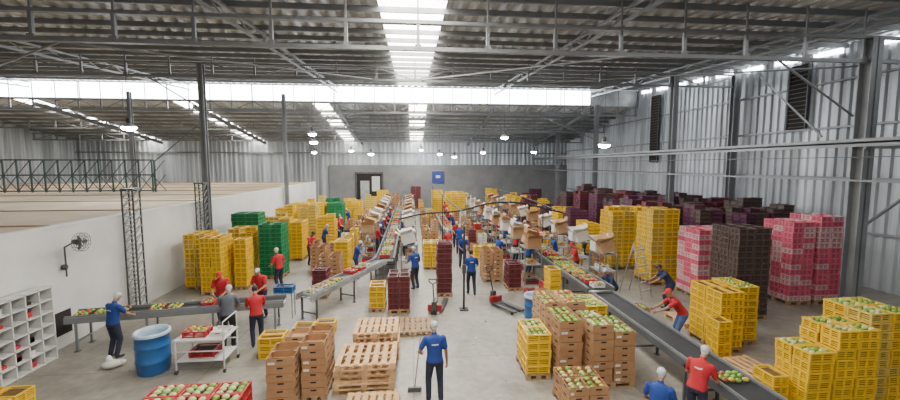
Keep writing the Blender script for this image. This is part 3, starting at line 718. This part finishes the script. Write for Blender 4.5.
    for s in (-1,1):
        out.ell(hc+hx*.03*s+hf*.085+hu*.012,.013,.008,.008,EYW,8,6,RM); out.ell(hc+hx*.03*s+hf*.0915+hu*.012,.006,.004,.006,EYE,8,6,RM)
        out.cap(hc+hx*.018*s+hf*.091+hu*.034,hc+hx*.044*s+hf*.085+hu*.033,.004,.003,HAIR,6,1)
    if head in('cap','capb'):
        out.rings([(hc+hf*.07+hu*.05,(.066,.004)),(hc+hf*.145+hu*.035,(.052,.004))],hx,hu,cm,12)
    ob=out.obj(name,(x,y,0),math.radians(yaw)); ob.scale=(H/1.7,)*3
    return ob
WK=dict(hands=((-.14,.42,1.02),(.14,.42,1.02)),lean=12,look=25)
LN=dict(hands=((-.16,.62,.92),(.14,.62,.92)),lean=34,look=20,py=-.12,pz=.91)
person(.44,8.06,4,SB,PD,'net',hands=((-.27,.22,1.0),(.27,.05,.82)),feet=((-.13,.03,0),(.12,-.03,0)),lean=5,look=16,turn=12,mark=True,vox=.013,skin=1,H=1.70)
mb=MB(); mb.tube([(.15,8.36,1.3),(.02,8.48,.12)],.011,WOOD2,8); mb.box(-.13,.17,8.45,8.51,.05,.11,DSTEEL)
for i in range(12): mb.bar((-.12+.025*i,8.48,.07),(-.13+.026*i,8.49,.0),.02,.05,BLACK)
mb.obj('broom')
person(-7.75,10.82,-20,SB,PD,'net',**dict(WK,lean=6),skin=0,H=1.68,mark=True)
person(-5.05,11.15,10,SG,PB,'net',**WK,skin=1); person(-4.3,11.15,25,SR,PD,'hair',**WK,skin=0,H=1.66)
person(-6.05,13.05,190,SR,PJ,'cap',**WK,skin=0); person(-5.3,16.2,60,SR,PD,'net',hands=((-.2,.3,1.0),(.24,.2,.95)),lean=8)
person(-4.95,13.35,170,SR,PD,'net',**WK,vox=.018)
person(-5.15,25,-70,SR,PD,'hair',**LN); person(-2.5,17.6,-80,SB,PD,'net',**WK,skin=1,vox=.02)
person(.1,15.9,40,SB,PD,'net',hands=((-.2,.35,1.05),(.22,.25,.95)),lean=8,skin=1,mark=True); person(2.25,15.0,5,SB,PD,'hair',hands=((-.24,.1,.85),(.2,.3,1.0)),feet=((-.1,.12,0),(.1,-.1,0)),skin=2,mark=True)
person(4.0,18.4,-60,SB,PD,'net',**WK,vox=.02); person(7.0,16.3,80,SR,PD,'cap',**WK,vox=.02)
person(7.1,13.5,100,SN,PB,'net',hands=((-.16,.42,.75),(.16,.42,.75)),lean=35,pz=.62,py=-.15,feet=((-.14,.12,0),(.14,-.05,0)),vox=.018)
person(8.75,12.75,75,SN,PD,'hair',**LN,skin=1)
person(7.3,10.15,78,SR,PJ,'cap',hands=((-.18,.62,.98),(.16,.6,.95)),lean=38,look=5,py=-.15,pz=.91,feet=((-.14,.08,0),(.13,-.12,0)),skin=0,vox=.014)
person(5.2,6.6,-60,SR,PD,'net',hands=((-.16,.42,1.0),(.14,.45,1.0)),lean=20,look=22,skin=0,vox=.014,mark=True,H=1.66)
person(4.1,6.05,-40,SB,PD,'net',hands=((-.2,.35,.95),(.2,.35,.95)),lean=14,look=15,H=1.54,skin=1,vox=.014)
far_people=[(-2.0,22.25,-90,SR),(-2.0,24.75,-90,SB),(-2.0,27.25,-90,SR),(-2.0,29.75,-90,SR),(-2.0,32.25,-90,SB),(-2.0,34.75,-90,SR),
 (-.42,21.2,90,SR),(-.42,23.8,90,SB),(-.42,26.4,90,SR),(-.42,29.0,90,SB),(-.42,31.6,90,SR),(-.42,34.2,90,SR),
 (5.25,17.55,-90,SB),(5.25,19.85,-90,SR),(5.25,22.15,-90,SB),(5.25,24.45,-90,SR),(5.25,26.75,-90,SR),(5.25,29.05,-90,SB),(5.25,31.35,-90,SR),
 (6.9,18.55,90,SB),(6.9,20.85,90,SR),(6.9,23.15,90,SR),(6.9,25.45,90,SB),(6.9,27.75,90,SR),(6.9,32.35,90,SB),
 (2.9,28,60,SB),(2.6,23.6,200,SR),(-4.9,28,20,SR),(-4.9,31.5,100,SB),(-5.0,22.9,-40,SB),(9.1,20.2,90,SR),
 (2.9,31.2,80,SR),(1.9,20.5,20,SR),(2.6,22.0,-30,SB),(-5.1,20.3,-120,SR),(-4.9,26.6,-80,SR),(3.0,35.5,10,SR),(2.4,19,170,SB)]
for i,(px,py_,yw,sh) in enumerate(far_people):
    person(px,py_,yw+U(-20,20),sh,PD,random.choice(('net','hair','net','net')),**WK,vox=.026,skin=i%3,H=U(1.6,1.76))

# ------------------------------------------------------------ light
w=bpy.data.worlds.new('world'); bpy.context.scene.world=w; w.use_nodes=True
nt=w.node_tree; bg=nt.nodes['Background']; bg.inputs['Color'].default_value=(.9,.95,1,1); bg.inputs['Strength'].default_value=.55
def area(name,loc,sx,sy,e,rot=(0,0,0),c=(1,.975,.93)):
    l=bpy.data.lights.new(name,'AREA'); l.shape='RECTANGLE'; l.size=sx; l.size_y=sy; l.energy=e; l.color=c
    o=bpy.data.objects.new(name,l); bpy.context.collection.objects.link(o); o.location=loc; o.rotation_euler=rot
area('skylight_daylight',(0,13,9.2),2,30,750)
area('far_fill',(0,39,7.2),20,8,450)  # added wide fill lamp brightening the far end of the hall
area('left_bay_fill',(-22,20,8.6),10,24,450)  # extra fill lamp over the left bay, no roof opening above it
area('right_bay_fill',(10,14,8.8),8,20,330)  # extra fill lamp for the right side, added under solid roofing

cam=bpy.data.cameras.new('camera'); co=bpy.data.objects.new('camera',cam); bpy.context.collection.objects.link(co)
cam.sensor_width=36; cam.lens=16; co.location=(0,0,5); co.rotation_euler=(math.radians(85),0,math.radians(-5.4)); cam.clip_end=200
bpy.context.scene.camera=co
